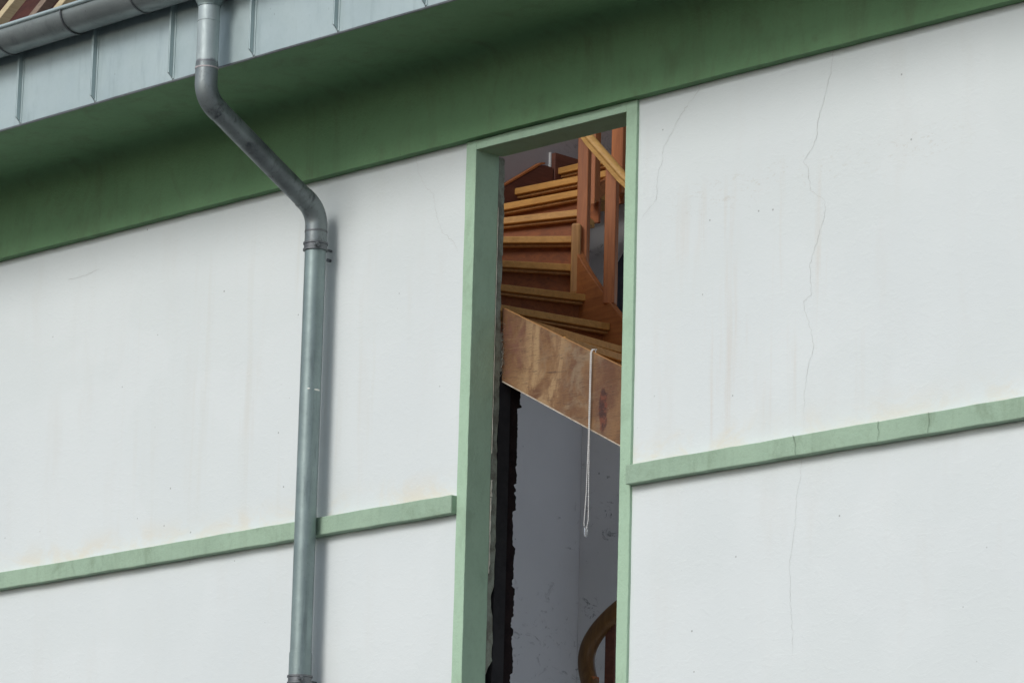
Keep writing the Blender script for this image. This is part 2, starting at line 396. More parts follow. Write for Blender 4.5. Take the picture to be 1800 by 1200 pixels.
# the window surround: flat strip round the opening that turns into the reveal
sur = bpy.data.objects.new('window_surround', None); COL.objects.link(sur); sur.parent = house
bm = bmesh.new(); jitter_bar(bm, OXL-.064, OXL, -.015, .131, OZB+.002, 6.8325, 'z', .05, .0012, 11)
link('jamb', bm, 'green', sur, bevel=.003)
bm = bmesh.new(); jitter_bar(bm, OXR, OXR+.064, -.015, .131, OZB+.002, 6.8325, 'z', .05, .0012, 12)
link('jamb', bm, 'green', sur, bevel=.003)
bm = bmesh.new(); jitter_bar(bm, OXL-.001, OXR+.001, -.0145, .150, OZT, 6.8325, 'x', .05, .0010, 13)
link('lintel', bm, 'green', sur, bevel=.003)
BOX('sill', 'green', sur, OXL-.08, OXR+.08, -.05, .17, OZB-.06, OZB+.004, .004)

# broken plaster strip behind the left jamb, ragged towards the room
def ragged(name, mat, parent, x0, x1, yfun, y0, z0, z1, step, seed):
    rnd = random.Random(seed); bm = bmesh.new(); z = z0; prof = []
    while z < z1:
        prof.append((yfun(z, rnd), z)); z += step*rnd.uniform(.5, 1.5)
    prof.append((yfun(z1, rnd), z1))
    poly = [(y0, z0)] + prof + [(y0, z1)]
    # build as strips so the concave outline stays clean
    L = [[bm.verts.new((x, y0, zz)) for (_, zz) in prof] for x in (x0, x1)]
    R = [[bm.verts.new((x, yy, zz)) for (yy, zz) in prof] for x in (x0, x1)]
    k = len(prof)
    for i in range(k-1):
        for s in (0, 1): bm.faces.new((L[s][i], L[s][i+1], R[s][i+1], R[s][i]))
        bm.faces.new((R[0][i], R[0][i+1], R[1][i+1], R[1][i]))
        bm.faces.new((L[0][i], L[0][i+1], L[1][i+1], L[1][i]))
    for i in (0, k-1): bm.faces.new((L[0][i], R[0][i], R[1][i], L[1][i]))
    return link(name, bm, mat, parent)
def pf(z, rnd):
    b = .169
    if 4.70 < z < 4.80: b = .156
    if z < 4.49: b = .150 - max(0, (4.47-z))*.6
    return max(.133, b + rnd.uniform(-.004, .004) + .003*math.sin(z*9))
ragged('broken_plaster', 'plaster_edge', sur, OXL-.06, OXL-.0015, pf, .1312, 4.43, 6.784, .03, 3)
def pf2(z, rnd): return .1375 + rnd.uniform(-.0035, .004)
ragged('chipped_edge', 'chip', sur, OXL-.05, OXL+.0006, pf2, .1330, 4.88, 5.22, .02, 4)
def pf3(z, rnd): return .1345 + rnd.uniform(-.0015, .0016)
ragged('chipped_edge', 'chip', sur, OXL-.05, OXL+.0006, pf3, .1330, 5.42, 6.55, .02, 5)
ragged('chipped_edge', 'chip', sur, OXL-.05, OXL+.0008, lambda z, r: .141+r.uniform(-.004, .006), .1335, 5.225, 5.30, .012, 6)
# tuft of mineral fibre torn out behind the plaster strip
bm = bmesh.new(); rnd = random.Random(9)
for i in range(150):
    z = rnd.gauss(5.885, .055); y = .172+rnd.uniform(0, .010); x = OXL-.004+rnd.uniform(-.01, .012)
    d = Vector((rnd.uniform(-.2, 1), rnd.uniform(-.4, .6), rnd.uniform(-1, 1))).normalized()*rnd.uniform(.008, .026)
    n2 = Vector((0, .4, 1)).cross(d).normalized()*.0013
    a = Vector((x, y, z)); vs4 = [bm.verts.new(p) for p in (a-n2, a+n2, a+d+n2*.3, a+d-n2*.3)]; bm.faces.new(vs4)
t = link('fibre_tuft', bm, 'fibre', sur); t['kind'] = 'stuff'
BOX('fibre_board', 'fibre', sur, OXL-.05, OXL-.006, .1705, .184, 5.80, 5.975, .003)

# near-black inner leaf with a ragged, darker brick end, only left standing below the stair
leaf = bpy.data.objects.new('inner_leaf', None); COL.objects.link(leaf); leaf.parent = house
BOX('flat_face', 'black', leaf, -.55, OXL-.003, .1735, .243, 2.9, 5.80)
steps = {}
def broken_edge():
    rnd = random.Random(18); z = 2.9; prof = []
    while z < 5.80:
        h = rnd.choice((.014, .022, .035, .05, .062)); y = .301 + .008*math.sin(z*2.1) + rnd.choice((-.012, -.006, 0, 0, .004, .008)) + rnd.uniform(-.003, .003)
        if 5.64 < z < 5.70: y += .016
        k = max(2, int(h/.008))
        for i in range(k): prof.append((y + rnd.uniform(-.0028, .0028), z + h*i/k + (.0012 if i == 0 else 0)))
        z += h
    bm = bmesh.new(); x0, x1 = -.55, OXL-.006
    L = [[bm.verts.new((x_, .2431, q[1])) for q in prof] for x_ in (x0, x1)]; Rr = [[bm.verts.new((x_, q[0], q[1])) for q in prof] for x_ in (x0, x1)]
    for i in range(len(prof)-1):
        for t_ in (0, 1): bm.faces.new((L[t_][i], L[t_][i+1], Rr[t_][i+1], Rr[t_][i]))
        bm.faces.new((Rr[0][i], Rr[0][i+1], Rr[1][i+1], Rr[1][i])); bm.faces.new((L[0][i], L[0][i+1], L[1][i+1], L[1][i]))
    for i in (0, len(prof)-1): bm.faces.new((L[0][i], Rr[0][i], Rr[1][i], L[1][i]))
    return link('brick_edge', bm, 'dark_brick', leaf)
broken_edge()

# cove: frieze, concave corner and soffit in one profile
prof = [(.06, 6.834), (-.05, 6.834)]
prof += [(-.0505, 6.95), (-.051, 7.10)]
R = .12
for i in range(1, 9):
    a = math.pi/2*i/9
    prof.append((-.051-R*(1-math.cos(a)), 7.10+R*math.sin(a)))
prof += [(-.172, 7.2205), (-.45, 7.2195), (-.693, 7.2185), (-.693, 7.30), (.06, 7.30)]
def sweep_x(name, prof, x0, x1, mat, parent, step=.06, amp=.0, seed=0, lock=(), smooth=False):
    rnd = random.Random(seed); bm = bmesh.new(); n = int((x1-x0)/step); rings = []
    for i in range(n+1):
        x = x0+(x1-x0)*i/n
        wv = .5*math.sin(x*1.7+seed)+.3*math.sin(x*5.3)+.3*math.sin(x*14.1)
        rings.append([bm.verts.new((x, y, z + (amp*(wv+rnd.uniform(-.6, .6)) if k in lock else 0))) for k, (y, z) in enumerate(prof)])
    for a, b in zip(rings[:-1], rings[1:]):
        for k in range(len(prof)): bm.faces.new((a[k], a[(k+1) % len(prof)], b[(k+1) % len(prof)], b[k]))
    bm.faces.new(rings[0]); bm.faces.new(list(reversed(rings[-1])))
    return link(name, bm, mat, parent)
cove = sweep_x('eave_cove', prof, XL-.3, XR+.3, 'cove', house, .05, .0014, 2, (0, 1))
for p in cove.data.polygons:
    n_ = p.normal
    if abs(n_.x) < .5: p.use_smooth = True
cove.data.set_sharp_from_angle(angle=math.radians(35))

# ledges (string courses) either side of the window
bm = bmesh.new(); jitter_bar(bm, XL, OXL-.065, -.045, .02, 5.131, 5.2145, 'x', .04, .0016, 21)
ledge_l = link('ledge', bm, 'ledge', house, bevel=.004); ledge_l['label'] = 'pale green ledge running behind the downpipe, stained in places'
bm = bmesh.new(); jitter_bar(bm, OXR+.065, XR, -.045, .02, 5.128, 5.2125, 'x', .04, .0016, 22)
ledge_r = link('ledge', bm, 'ledge', house, bevel=.004); ledge_r['label'] = 'pale green ledge right of the window, cracked in places'
crack([(1.905, 5.213), (1.915, 5.19), (1.912, 5.16), (1.918, 5.13)], .0045, 8, 'crack_green', -.0485, ledge_r)
crack([(2.36, 5.213), (2.362, 5.17), (2.358, 5.13)], .003, 9, 'crack_green', -.0485, ledge_r)
crack([(2.62, 5.213), (2.622, 5.17), (2.618, 5.13)], .003, 10, 'crack_green', -.0485, ledge_r)

# zinc fascia: panels between standing seams
fas = bpy.data.objects.new('fascia', None); COL.objects.link(fas); fas.parent = house
SP = .5665; X0 = -2.511
kmin, kmax = -9, 16
FZ0, FZ1 = 7.2165, 7.66
def panel_mesh():
    bm = bmesh.new(); nx, nz = 10, 6
    rnd = random.Random(31)
    V = [[bm.verts.new((.004+(SP-.008)*i/nx, -.0035*math.sin(math.pi*i/nx)*math.sin(math.pi*min(1, k/nz+.15)) + rnd.uniform(-.0006, .0006), (FZ1-FZ0)*k/nz)) for k in range(nz+1)] for i in range(nx+1)]
    for i in range(nx):
        for k in range(nz): bm.faces.new((V[i][k], V[i+1][k], V[i+1][k+1], V[i][k+1]))
    # hemmed lower edge folded back under, and the upstands at both sides
    low = [bm.verts.new((v[0].co.x, .018, v[0].co.z-.001)) for v in V]
    for i in range(nx): bm.faces.new((V[i][0], low[i], low[i+1], V[i+1][0]))
    for s in (0, nx):
        back = [bm.verts.new((V[s][k].co.x, .018, V[s][k].co.z)) for k in range(nz+1)]
        for k in range(nz): bm.faces.new((V[s][k], V[s][k+1], back[k+1], back[k]))
    for f in bm.faces: f.smooth = True
    return bm
p0 = link('zinc_panel', panel_mesh(), 'zinc', fas); p0.data.set_sharp_from_angle(angle=math.radians(30))
def seam_mesh():
    bm = bmesh.new()
    prism(bm, [(.002, 0.004), (-.027, .030), (-.027, FZ1-FZ0), (.002, FZ1-FZ0)], 'x', -.0035, .0035)
    prism(bm, [(-.0215, .026), (-.0285, .033), (-.0285, FZ1-FZ0), (-.0215, FZ1-FZ0)], 'x', -.0062, -.0036)   # the folded lip
    prism(bm, [(.001, .0), (-.0045, .006), (-.0045, FZ1-FZ0), (.001, FZ1-FZ0)], 'x', .0037, .013)            # the welt at its foot
    return bm
s0 = link('seam', seam_mesh(), 'zinc', fas, bevel=.0012)
for k in range(kmin, kmax):
    p = p0 if k == kmin else p0.copy(); s = s0 if k == kmin else s0.copy()
    if k != kmin: COL.objects.link(p); COL.objects.link(s)
    p.location = (X0+SP*k, -.700, FZ0); s.location = (X0+SP*k, -.7005, FZ0)
bm = bmesh.new(); box(bm, X0+SP*kmin, X0+SP*kmax, -.6995, -.688, FZ0-.006, FZ0+.006); link('drip_edge', bm, 'clamp', fas)
BOX('backing_board', 'old_wood', fas, X0+SP*kmin, X0+SP*kmax, -.681, -.650, 7.31, FZ1)

# ------------------------------------------------------------------ roof under repair
roof = bpy.data.objects.new('roof', None); COL.objects.link(roof); roof.parent = house
TP = 1.36; RY0, RZ0 = -.66, 7.68                    # outer rafter face: z = RZ0 + TP*(y-RY0)
ct, st = 1/math.hypot(1, TP), TP/math.hypot(1, TP)
def slope_pt(y, off): return (y + off*st, RZ0+TP*(y-RY0) - off*ct)
def slope_slab(bm, x0, x1, ya, yb, o0, o1):
    prism(bm, [slope_pt(ya, o0), slope_pt(yb, o0), slope_pt(yb, o1), slope_pt(ya, o1)], 'x', x0, x1)
RT = 1.5
for (x0, x1) in ((XL, -1.95), (4.6, XR)):  # boarding left off over the stairwell to let sky light in
    bm = bmesh.new(); slope_slab(bm, x0, x1, -.62, RT, .205, .225); link('boarding', bm, 'underlay', roof)
def rafter(x0, w, mat, off, dep, ya=-.655):
    bm = bmesh.new(); n = 14; rnd = random.Random(int(x0*100)); rings = []
    for i in range(n+1):
        y = ya+(RT-ya)*i/n; e = [rnd.uniform(-.002, .002) for _ in range(4)]
        a = slope_pt(y, off); b = slope_pt(y, off+dep)
        rings.append([bm.verts.new(p) for p in ((x0+e[0], *a), (x0+w+e[1], *a), (x0+w+e[2], *b), (x0+e[3], *b))])
    for r, s in zip(rings[:-1], rings[1:]):
        for k in range(4): bm.faces.new((r[k], r[(k+1) % 4], s[(k+1) % 4], s[k]))
    bm.faces.new(rings[0]); bm.faces.new(list(reversed(rings[-1])))
    return link('rafter', bm, mat, roof, bevel=.003)
x = -3.035-.535*7
while x < XR-.2:
    rafter(x, .060, 'new_wood', 0, .050); x += .535
for x in (-3.53, -2.99, -2.46):
    rafter(x+.035, .06, 'old_wood', .10, .05, -.52)
rz = RZ0+TP*(RT-RY0)
for (x0, x1) in ((XL, .3), (5.0, XR)):  # unseen gap left in the back slope to light the stairwell
    bm = bmesh.new(); prism(bm, [(RT+.01, rz-.40), (RT+.01, rz-.02), (4.2, 7.12), (4.0, 7.0)], 'x', x0, x1); link('back_slope', bm, 'underlay', roof)

# ------------------------------------------------------------------ stairwell shell
BOX('stair_wall', 'grey', house, -1.90, -1.752, .172, 3.545, 0, 6.75)
bm = bmesh.new(); prism(bm, [(.172, 6.753), (.172, 8.3), (1.45, 10.0), (3.545, 7.5), (3.545, 6.753)], 'x', -1.90, -1.752); link('attic_wall', bm, 'grey_dark', house)  # wall above the stair, a darker grey than the wall below
bm = bmesh.new(); prism(bm, [(.172, 0), (.172, 8.3), (1.45, 10.0), (3.545, 7.5), (3.545, 0)], 'x', 4.65, 4.80); link('stair_wall', bm, 'grey', house)
BOX('stair_wall', 'grey_back', house, -1.750, -1.42, 2.42, 2.56, 0, 7.34)  # ends short, out of view, so light from the rear gets past
bm = bmesh.new()                                                # rear wall; its unseen opening is added to light the stairwell
for (xa, xb, za, zb) in ((XL, -1.05, 0, 7.2), (-1.05, 4.5, 0, 3.95), (-1.05, 4.5, 6.8, 7.2), (4.5, XR, 0, 7.2)): box(bm, xa, xb, 3.55, 3.70, za, zb)
bmesh.ops.remove_doubles(bm, verts=bm.verts, dist=1e-4); link('rear_wall', bm, 'wall', house)
BOX('stair_floor', 'roof_floor', house, -1.748, 4.646, .31, 3.545, 3.70, 3.90)  # unseen floor, set high and pale to bounce light upward
BOX('side_wall', 'wall', house, XL, XL+.2, .173, 3.545, 0, 7.2)
BOX('side_wall', 'wall', house, XR-.2, XR, .173, 3.545, 0, 7.2)

# ------------------------------------------------------------------ staircase
stair = empty('staircase', (0, 0, 0), 'winding wooden staircase seen through the tall open window', 'staircase')
TT = .034
# (outer end, inner end) of every nosing, climbing; z of the top face
ZS = 6.26; RISE = .172
def ext(a, b):
    """extend the nosing line a-b beyond a to the wall planes y=.215 / x=-1.738"""
    dx, dy = a[0]-b[0], a[1]-b[1]; ts = []
    if dy < -1e-6: ts.append((.215-b[1])/dy)
    if dx < -1e-6: ts.append((-1.738-b[0])/dx)
    t = min(q for q in ts if q > 0); return (b[0]+dx*t, b[1]+dy*t)
NOS = [  # number, outer measured, inner measured
 (13, (1.13, .5), (1.12, 1.19)), (12, (.85, .5), (.83, 1.19)), (11, (.56, .5), (.53, 1.19)), (10, (.28, .5), (.20, 1.19)), (9, (-.106, .473), (-.150, 1.195)), (8, (-.486, .676), (-.373, 1.200)), (7, (-.714, .82), (-.548, 1.224)),
 (6, (-.874, .971), (-.668, 1.245)), (5, (-1.024, 1.117), (-.756, 1.330)), (4, (-1.238, 1.321), (-.835, 1.4505)),
 (3, (-1.501, 1.586), (-.945, 1.644)), (2, (-1.718, 1.859), (-1.045, 1.915)), (1, (-1.735, 2.166), (-1.045, 2.170))]
treads = []
for k, a, b in NOS: treads.append((ZS+RISE*(8-k), ext(a, b) if k not in (1, 2) else (-1.738, a[1]), b))
def between(A0, A1):
    """corner vertex needed when the outer ends lie on different walls"""
    on0 = abs(A0[0]+1.738) < 1e-3; on1 = abs(A1[0]+1.738) < 1e-3
    return [(-1.738, .215)] if (on1 and not on0) else []
def shifted(a, b, d):
    """move the line a-b by d towards the climbing side"""
    v = Vector((b[0]-a[0], b[1]-a[1])).normalized(); n = Vector((-v.y, v.x))
    return ((a[0]+n.x*d, a[1]+n.y*d), (b[0]+n.x*d, b[1]+n.y*d))
for i, (z, a, b) in enumerate(treads):
    if i+1 < len(treads): na, nb = treads[i+1][1:]
    else: na, nb = (-1.738, 3.54), (-1.045, 3.54)
    a2, b2 = shifted(na, nb, .022) if i+1 < len(treads) else (na, nb)
    poly = [a, b, b2, a2] + between(a, na)
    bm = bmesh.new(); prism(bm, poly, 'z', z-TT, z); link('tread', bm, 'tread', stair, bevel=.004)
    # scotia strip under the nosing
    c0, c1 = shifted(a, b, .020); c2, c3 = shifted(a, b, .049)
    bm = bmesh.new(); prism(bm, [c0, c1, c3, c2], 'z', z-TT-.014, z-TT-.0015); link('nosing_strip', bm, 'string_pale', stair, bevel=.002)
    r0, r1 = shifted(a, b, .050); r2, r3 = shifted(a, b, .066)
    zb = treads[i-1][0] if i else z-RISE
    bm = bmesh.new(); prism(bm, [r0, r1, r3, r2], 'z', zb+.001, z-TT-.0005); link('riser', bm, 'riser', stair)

def ribbon(name, mat, path, th, parent=stair, n=6):
    """upright curved board: path = (x, y, z_bottom, z_top); Catmull-Rom through the points"""
    P = [Vector(p) for p in path]; Q = []
    for i in range(len(P)-1):
        a, b, c, d = P[max(i-1, 0)], P[i], P[i+1], P[min(i+2, len(P)-1)]
        for j in range(n):
            t = j/n; Q.append(.5*((2*b)+(c-a)*t+(2*a-5*b+4*c-d)*t*t+(-a+3*b-3*c+d)*t**3))
    Q.append(P[-1]); bm = bmesh.new(); rings = []
    for i, q in enumerate(Q):
        d = Vector((Q[min(i+1, len(Q)-1)][0]-Q[max(i-1, 0)][0], Q[min(i+1, len(Q)-1)][1]-Q[max(i-1, 0)][1])).normalized(); nn = Vector((-d.y, d.x))*th/2
        rings.append([bm.verts.new(v) for v in ((q[0]-nn.x, q[1]-nn.y, q[2]), (q[0]-nn.x, q[1]-nn.y, q[3]), (q[0]+nn.x, q[1]+nn.y, q[3]), (q[0]+nn.x, q[1]+nn.y, q[2]))])
    for r, s in zip(rings[:-1], rings[1:]):
        for k in range(4): bm.faces.new((r[k], r[(k+1) % 4], s[(k+1) % 4], s[k]))
    bm.faces.new(rings[0]); bm.faces.new(list(reversed(rings[-1])))
    o = link(name, bm, mat, parent, bevel=.003)
    for p in o.data.polygons: p.use_smooth = True
    o.data.set_sharp_from_angle(angle=math.radians(40))
    return o
ribbon('inner_string', 'string', [(.62, 1.222, 5.10, 5.45), (.10, 1.222, 5.52, 5.86), (-.30, 1.222, 5.95, 6.278), (-.38, 1.222, 6.03, 6.365), (-.50, 1.226, 6.16, 6.50), (-.585, 1.236, 6.27, 6.60),
   (-.655, 1.262, 6.40, 6.69), (-.700, 1.315, 6.52, 6.80), (-.752, 1.390, 6.60, 6.89), (-.80, 1.455, 6.72, 6.95)], .036)
ribbon('upper_string', 'string', [(-.925, 1.615, 7.02, 7.09), (-.985, 1.78, 7.13, 7.20), (-1.025, 1.95, 7.23, 7.30), (-1.025, 2.17, 7.34, 7.42), (-1.025, 2.45, 7.35, 7.44), (-1.025, 3.5, 7.35, 7.44)], .036)
# outer string up the left wall, then the landing board
bm = bmesh.new(); prism(bm, [(.75, 6.30), (.75, 6.62), (1.825, 7.308), (2.045, 7.452), (2.075, 7.460), (2.134, 7.458), (2.134, 7.05), (1.5, 6.7)], 'x', -1.7505, -1.716); link('wall_string', bm, 'dark_string', stair, bevel=.003)
bm = bmesh.new(); prism(bm, [(.75, 6.624), (1.825, 7.3125), (2.045, 7.456), (2.07, 7.463), (2.07, 7.472), (2.042, 7.466), (1.825, 7.322), (.75, 6.634)], 'x', -1.7495, -1.711); link('string_cap', bm, 'string', stair)
BOX('landing_board', 'dark_string', stair, -1.7505, -1.712, 2.142, 3.52, 7.30, 7.541, .003)
BOX('board_end', 'lit_end', stair, -1.752, -1.738, 2.1345, 2.1415, 7.30, 7.546)  # board's end face catching light: the brightness is put into its colour
def post(x, y, z0, z1, w=.054, rot=28, mat='post', name='baluster', chamfer=.004):
    bm = bmesh.new(); box(bm, -w/2, w/2, -w/2, w/2, 0, z1-z0)
    bmesh.ops.rotate(bm, verts=bm.verts, matrix=Matrix.Rotation(math.radians(rot), 3, 'Z'))
    bmesh.ops.translate(bm, verts=bm.verts, vec=(x, y, z0))
    return link(name, bm, mat, stair, bevel=chamfer)
post(-.652, 1.288, 6.57, 7.40)
post(-.652, 1.242, 6.448, 6.80, .046, 40, 'string_pale', 'string_block', .012)  # separate paler block: window light on the string's curve put into colour
post(-.402, 1.226, 6.36, 7.05, .056)
post(-.945, 1.64, 7.045, 7.70, .060, 18)
post(-1.030, 1.925, 7.15, 7.90, .070, 10)
post(-.10, 1.222, 5.90, 6.75)
# handrail: rounded top on a grooved lower strip
def rail_sweep(name, mat, pts, prof, parent=stair):
    P = [Vector(p) for p in pts]; bm = bmesh.new(); rings = []
    for i, p in enumerate(P):
        d = ((P[min(i+1, len(P)-1)]-p)+(p-P[max(i-1, 0)])).normalized()
        s = d.cross(Vector((0, 0, 1))).normalized(); u = s.cross(d).normalized()
        rings.append([bm.verts.new(p+s*a+u*b) for a, b in prof])
    k = len(prof)
    for r, q in zip(rings[:-1], rings[1:]):
        for j in range(k): bm.faces.new((r[j], r[(j+1) % k], q[(j+1) % k], q[j]))
    bm.faces.new(rings[0]); bm.faces.new(list(reversed(rings[-1])))
    return link(name, bm, mat, parent, bevel=.003)
top = [(-.026+.026*(1-math.cos(a)), .010+.018*math.sin(a)) for a in [math.pi*i/8 for i in range(9)]]
prof_r = [(-.019, -.026), (.019, -.026), (.019, -.002), (.026, .003)] + [(-x_, z_) for x_, z_ in top] + [(-.026, .003), (-.019, -.002)]
rail_sweep('handrail', 'rail', [(-.80, 1.35, 7.62), (-.70, 1.24, 7.42), (-.615, 1.20, 7.282), (-.515, 1.19, 7.172), (-.40, 1.19, 7.057), (-.30, 1.19, 6.955), (-.15, 1.19, 6.83), (.3, 1.19, 6.50), (.9, 1.19, 6.05)], prof_r)

# lower rail with its turned end and the newel behind it
low = [(.10, 1.24, 5.085), (-.10, 1.235, 4.995), (-.235, 1.225, 4.925), (-.335, 1.212, 4.865), (-.405, 1.20, 4.805), (-.448, 1.19, 4.745), (-.462, 1.182, 4.690), (-.452, 1.172, 4.630), (-.425, 1.16, 4.570), (-.385, 1.142, 4.500), (-.33, 1.12, 4.42), (-.2, 1.10, 4.30)]
def smooth_path(pts, n=5):
    P = [Vector(p) for p in pts]; Q = []
    for i in range(len(P)-1):
        a, b, c, d = P[max(i-1, 0)], P[i], P[i+1], P[min(i+2, len(P)-1)]
        for j in range(n):
            t = j/n; Q.append(.5*((2*b)+(c-a)*t+(2*a-5*b+4*c-d)*t*t+(-a+3*b-3*c+d)*t**3))
    return Q+[P[-1]]
def flat_sweep(name, mat, pts, hw, hd):
    """rail that turns in the x-z plane: half-width hw across the view, half-depth hd in y"""
    Q = smooth_path(pts); bm = bmesh.new(); rings = []
    for i, p in enumerate(Q):
        d = (Q[min(i+1, len(Q)-1)]-Q[max(i-1, 0)]).normalized(); s = d.cross(Vector((0, 1, 0))).normalized(); u = s.cross(d).normalized()
        rings.append([bm.verts.new(p+s*hw*(abs(math.cos(a))**.7*(1 if math.cos(a) > 0 else -1))+u*hd*(abs(math.sin(a))**.7*(1 if math.sin(a) > 0 else -1))) for a in [2*math.pi*j/16 for j in range(16)]])
    for r, q in zip(rings[:-1], rings[1:]):
        for j in range(16): bm.faces.new((r[j], r[(j+1) % 16], q[(j+1) % 16], q[j]))
    bm.faces.new(rings[0]); bm.faces.new(list(reversed(rings[-1])))
    return link(name, bm, mat, stair, smooth=True)
flat_sweep('lower_handrail', 'rail_dark', low, .041, .032)
post(-.355, 1.245, 3.0, 4.86, .056, 10, 'dark_string', 'newel')
post(-.405, 1.16, 3.0, 4.58, .05, 10, 'post', 'newel')

# dark sheet added to fill the dark area behind the balusters
bm = bmesh.new(); prism(bm, [(-1.50, 6.4), (-1.50, 6.87), (-1.434, 6.945), (-1.30, 7.10), (-1.05, 7.16), (-1.0, 6.4)], 'y', 2.33, 2.36)
tag(link('dark_filler_sheet', bm, 'navy'), 'dark navy sheet added for the dark area at the back behind the upper balusters', 'panel')

# plywood board screwed across the opening under the treads
def plyz(x, top): return (6.096-.5045*(x+.06)) if top else (5.765-.5255*(x+.06))
ply = empty('plywood_board', (0, 0, 0), 'worn brown plywood board sloping across the open window below the stairs', 'plywood')
bm = bmesh.new(); prism(bm, [(OXL-.012, plyz(OXL-.012, False)), (1.05, plyz(1.05, False)), (1.05, plyz(1.05, True)), (OXL-.012, plyz(OXL-.012, True))], 'y', .187, .203)
link('board', bm, 'ply', ply, bevel=.0012)
bm = bmesh.new(); prism(bm, [(OXL-.0, plyz(OXL, False)-.0055), (1.05, plyz(1.05, False)-.0055), (1.05, plyz(1.05, False)-.0008), (OXL-.0, plyz(OXL, False)-.0008)], 'y', .1855, .2032)
link('lower_edge', bm, 'ply_edge', ply)
bm = bmesh.new(); prism(bm, [(OXL-.0, plyz(OXL, True)+.0006), (1.05, plyz(1.05, True)+.0006), (1.05, plyz(1.05, True)+.004), (OXL-.0, plyz(OXL, True)+.004)], 'y', .1885, .1985)
link('upper_edge', bm, 'string_pale', ply)

# bead chain looped over the board's top edge, with its clear weight
chain = empty('bead_chain', (0, 0, 0), 'white bead chain hanging over the plywood board', 'bead chain')
def strand(pts, r, gap):
    bm = bmesh.new(); tube(bm, pts, r*.45, 6)
    P = [Vector(p) for p in pts]; acc = 0.0
    proto = [Vector((math.cos(a)*math.cos(e), math.sin(a)*math.cos(e), math.sin(e))) for e in (-math.pi/2, -.5, .5, math.pi/2) for a in [2*math.pi*j/6 for j in range(6)]]
    for a, b in zip(P[:-1], P[1:]):
        L_ = (b-a).length
        while acc < L_:
            c = a+(b-a)*(acc/L_); v = []
            v0 = bm.verts.new(c+Vector((0, 0, -r))); v1 = bm.verts.new(c+Vector((0, 0, r)))
            lo = [bm.verts.new(c+q*r) for q in proto[6:12]]; hi = [bm.verts.new(c+q*r) for q in proto[12:18]]
            for j in range(6):
                k = (j+1) % 6
                bm.faces.new((v0, lo[k], lo[j])); bm.faces.new((lo[j], lo[k], hi[k], hi[j])); bm.faces.new((hi[j], hi[k], v1))
            acc += gap
        acc -= L_
    o = link('bead_strand', bm, 'bead', chain, smooth=True); o['kind'] = 'stuff'
    return o
CX, CY = .511, .178
ztop = plyz(CX, True)+.010
strand([(CX+.012, .200, ztop-.05), (CX+.010, .196, ztop+.001), (CX+.002, .184, ztop+.003), (CX-.002, CY, ztop-.012), (CX-.004, CY, 5.40), (CX-.010, CY, 5.18), (CX-.020, CY, 5.045), (CX-.018, CY, 5.035)], .0031, .0086)
strand([(CX+.016, .196, ztop+.001), (CX+.010, .184, ztop+.002), (CX+.006, CY-.002, ztop-.012), (CX+.003, CY-.002, 5.40), (CX+.004, CY, 5.20), (CX+.006, CY, 5.06), (CX-.004, CY, 5.02)], .0031, .0086)
bm = bmesh.new(); tube(bm, [(CX-.008, CY, 5.032), (CX-.008, CY, 5.026), (CX-.008, CY, 4.994), (CX-.008, CY, 4.986)], [.004, .0085, .0085, .005], 14); link('weight', bm, 'clear', chain, smooth=True)

# ------------------------------------------------------------------ gutter
gut = empty('rain_gutter', (0, 0, 0), 'half round grey zinc gutter along the eave above the fascia', 'gutter')
GY, GZ, GR = -.800, 7.638, .094
def gutter_section(x0, x1, r):
    bm = bmesh.new(); pr_ = []
    for i in range(25):
        a = math.pi+math.pi*i/24; pr_.append((GY+r*math.cos(a), GZ+r*math.sin(a)))
    pr_[0] = (pr_[0][0], GZ+.004)
    inner = [(GY+(y-GY)*(1-.003/r), GZ+(z-GZ)*(1-.003/r)) for y, z in reversed(pr_)]
    loop = pr_+inner
    A = [bm.verts.new((x0, *p)) for p in loop]; B = [bm.verts.new((x1, *p)) for p in loop]; k = len(loop)
    for i in range(k): bm.faces.new((A[i], A[(i+1) % k], B[(i+1) % k], B[i]))
    o = link('gutter_section', bm, 'gutter', gut, smooth=True); o.data.set_sharp_from_angle(angle=math.radians(50)); return o
GX = -1.990
JS = .502
k0, k1 = -10, 17
for k in range(k0, k1):
    xa = GX+JS*k; gutter_section(xa-.012, xa+JS, GR+(.0015 if k % 2 else -.0012))
    # bracket strap hooked under the trough at each joint
    bm = bmesh.new(); n = 24; rr = GR+.0022
    ring = [(GY+rr*math.cos(math.pi+math.pi*i/n), GZ+rr*math.sin(math.pi+math.pi*i/n)) for i in range(n+1)]
    ring2 = [(GY+(rr+.0045)*math.cos(math.pi+math.pi*i/n), GZ+(rr+.0045)*math.sin(math.pi+math.pi*i/n)) for i in range(n+1)]
    for i in range(n):
        prism(bm, [ring[i], ring[i+1], ring2[i+1], ring2[i]], 'x', xa-.004, xa+.004)
    bmesh.ops.remove_doubles(bm, verts=bm.verts, dist=1e-5)
    link('bracket_strap', bm, 'clamp', gut)
bm = bmesh.new(); tube(bm, [(GX+JS*k0-.012+.2*i, GY-GR-.004, GZ+.006) for i in range(int(JS*(k1-k0)/.2)+1)], .0098, 16); link('rolled_bead', bm, 'zinc', gut, smooth=True)

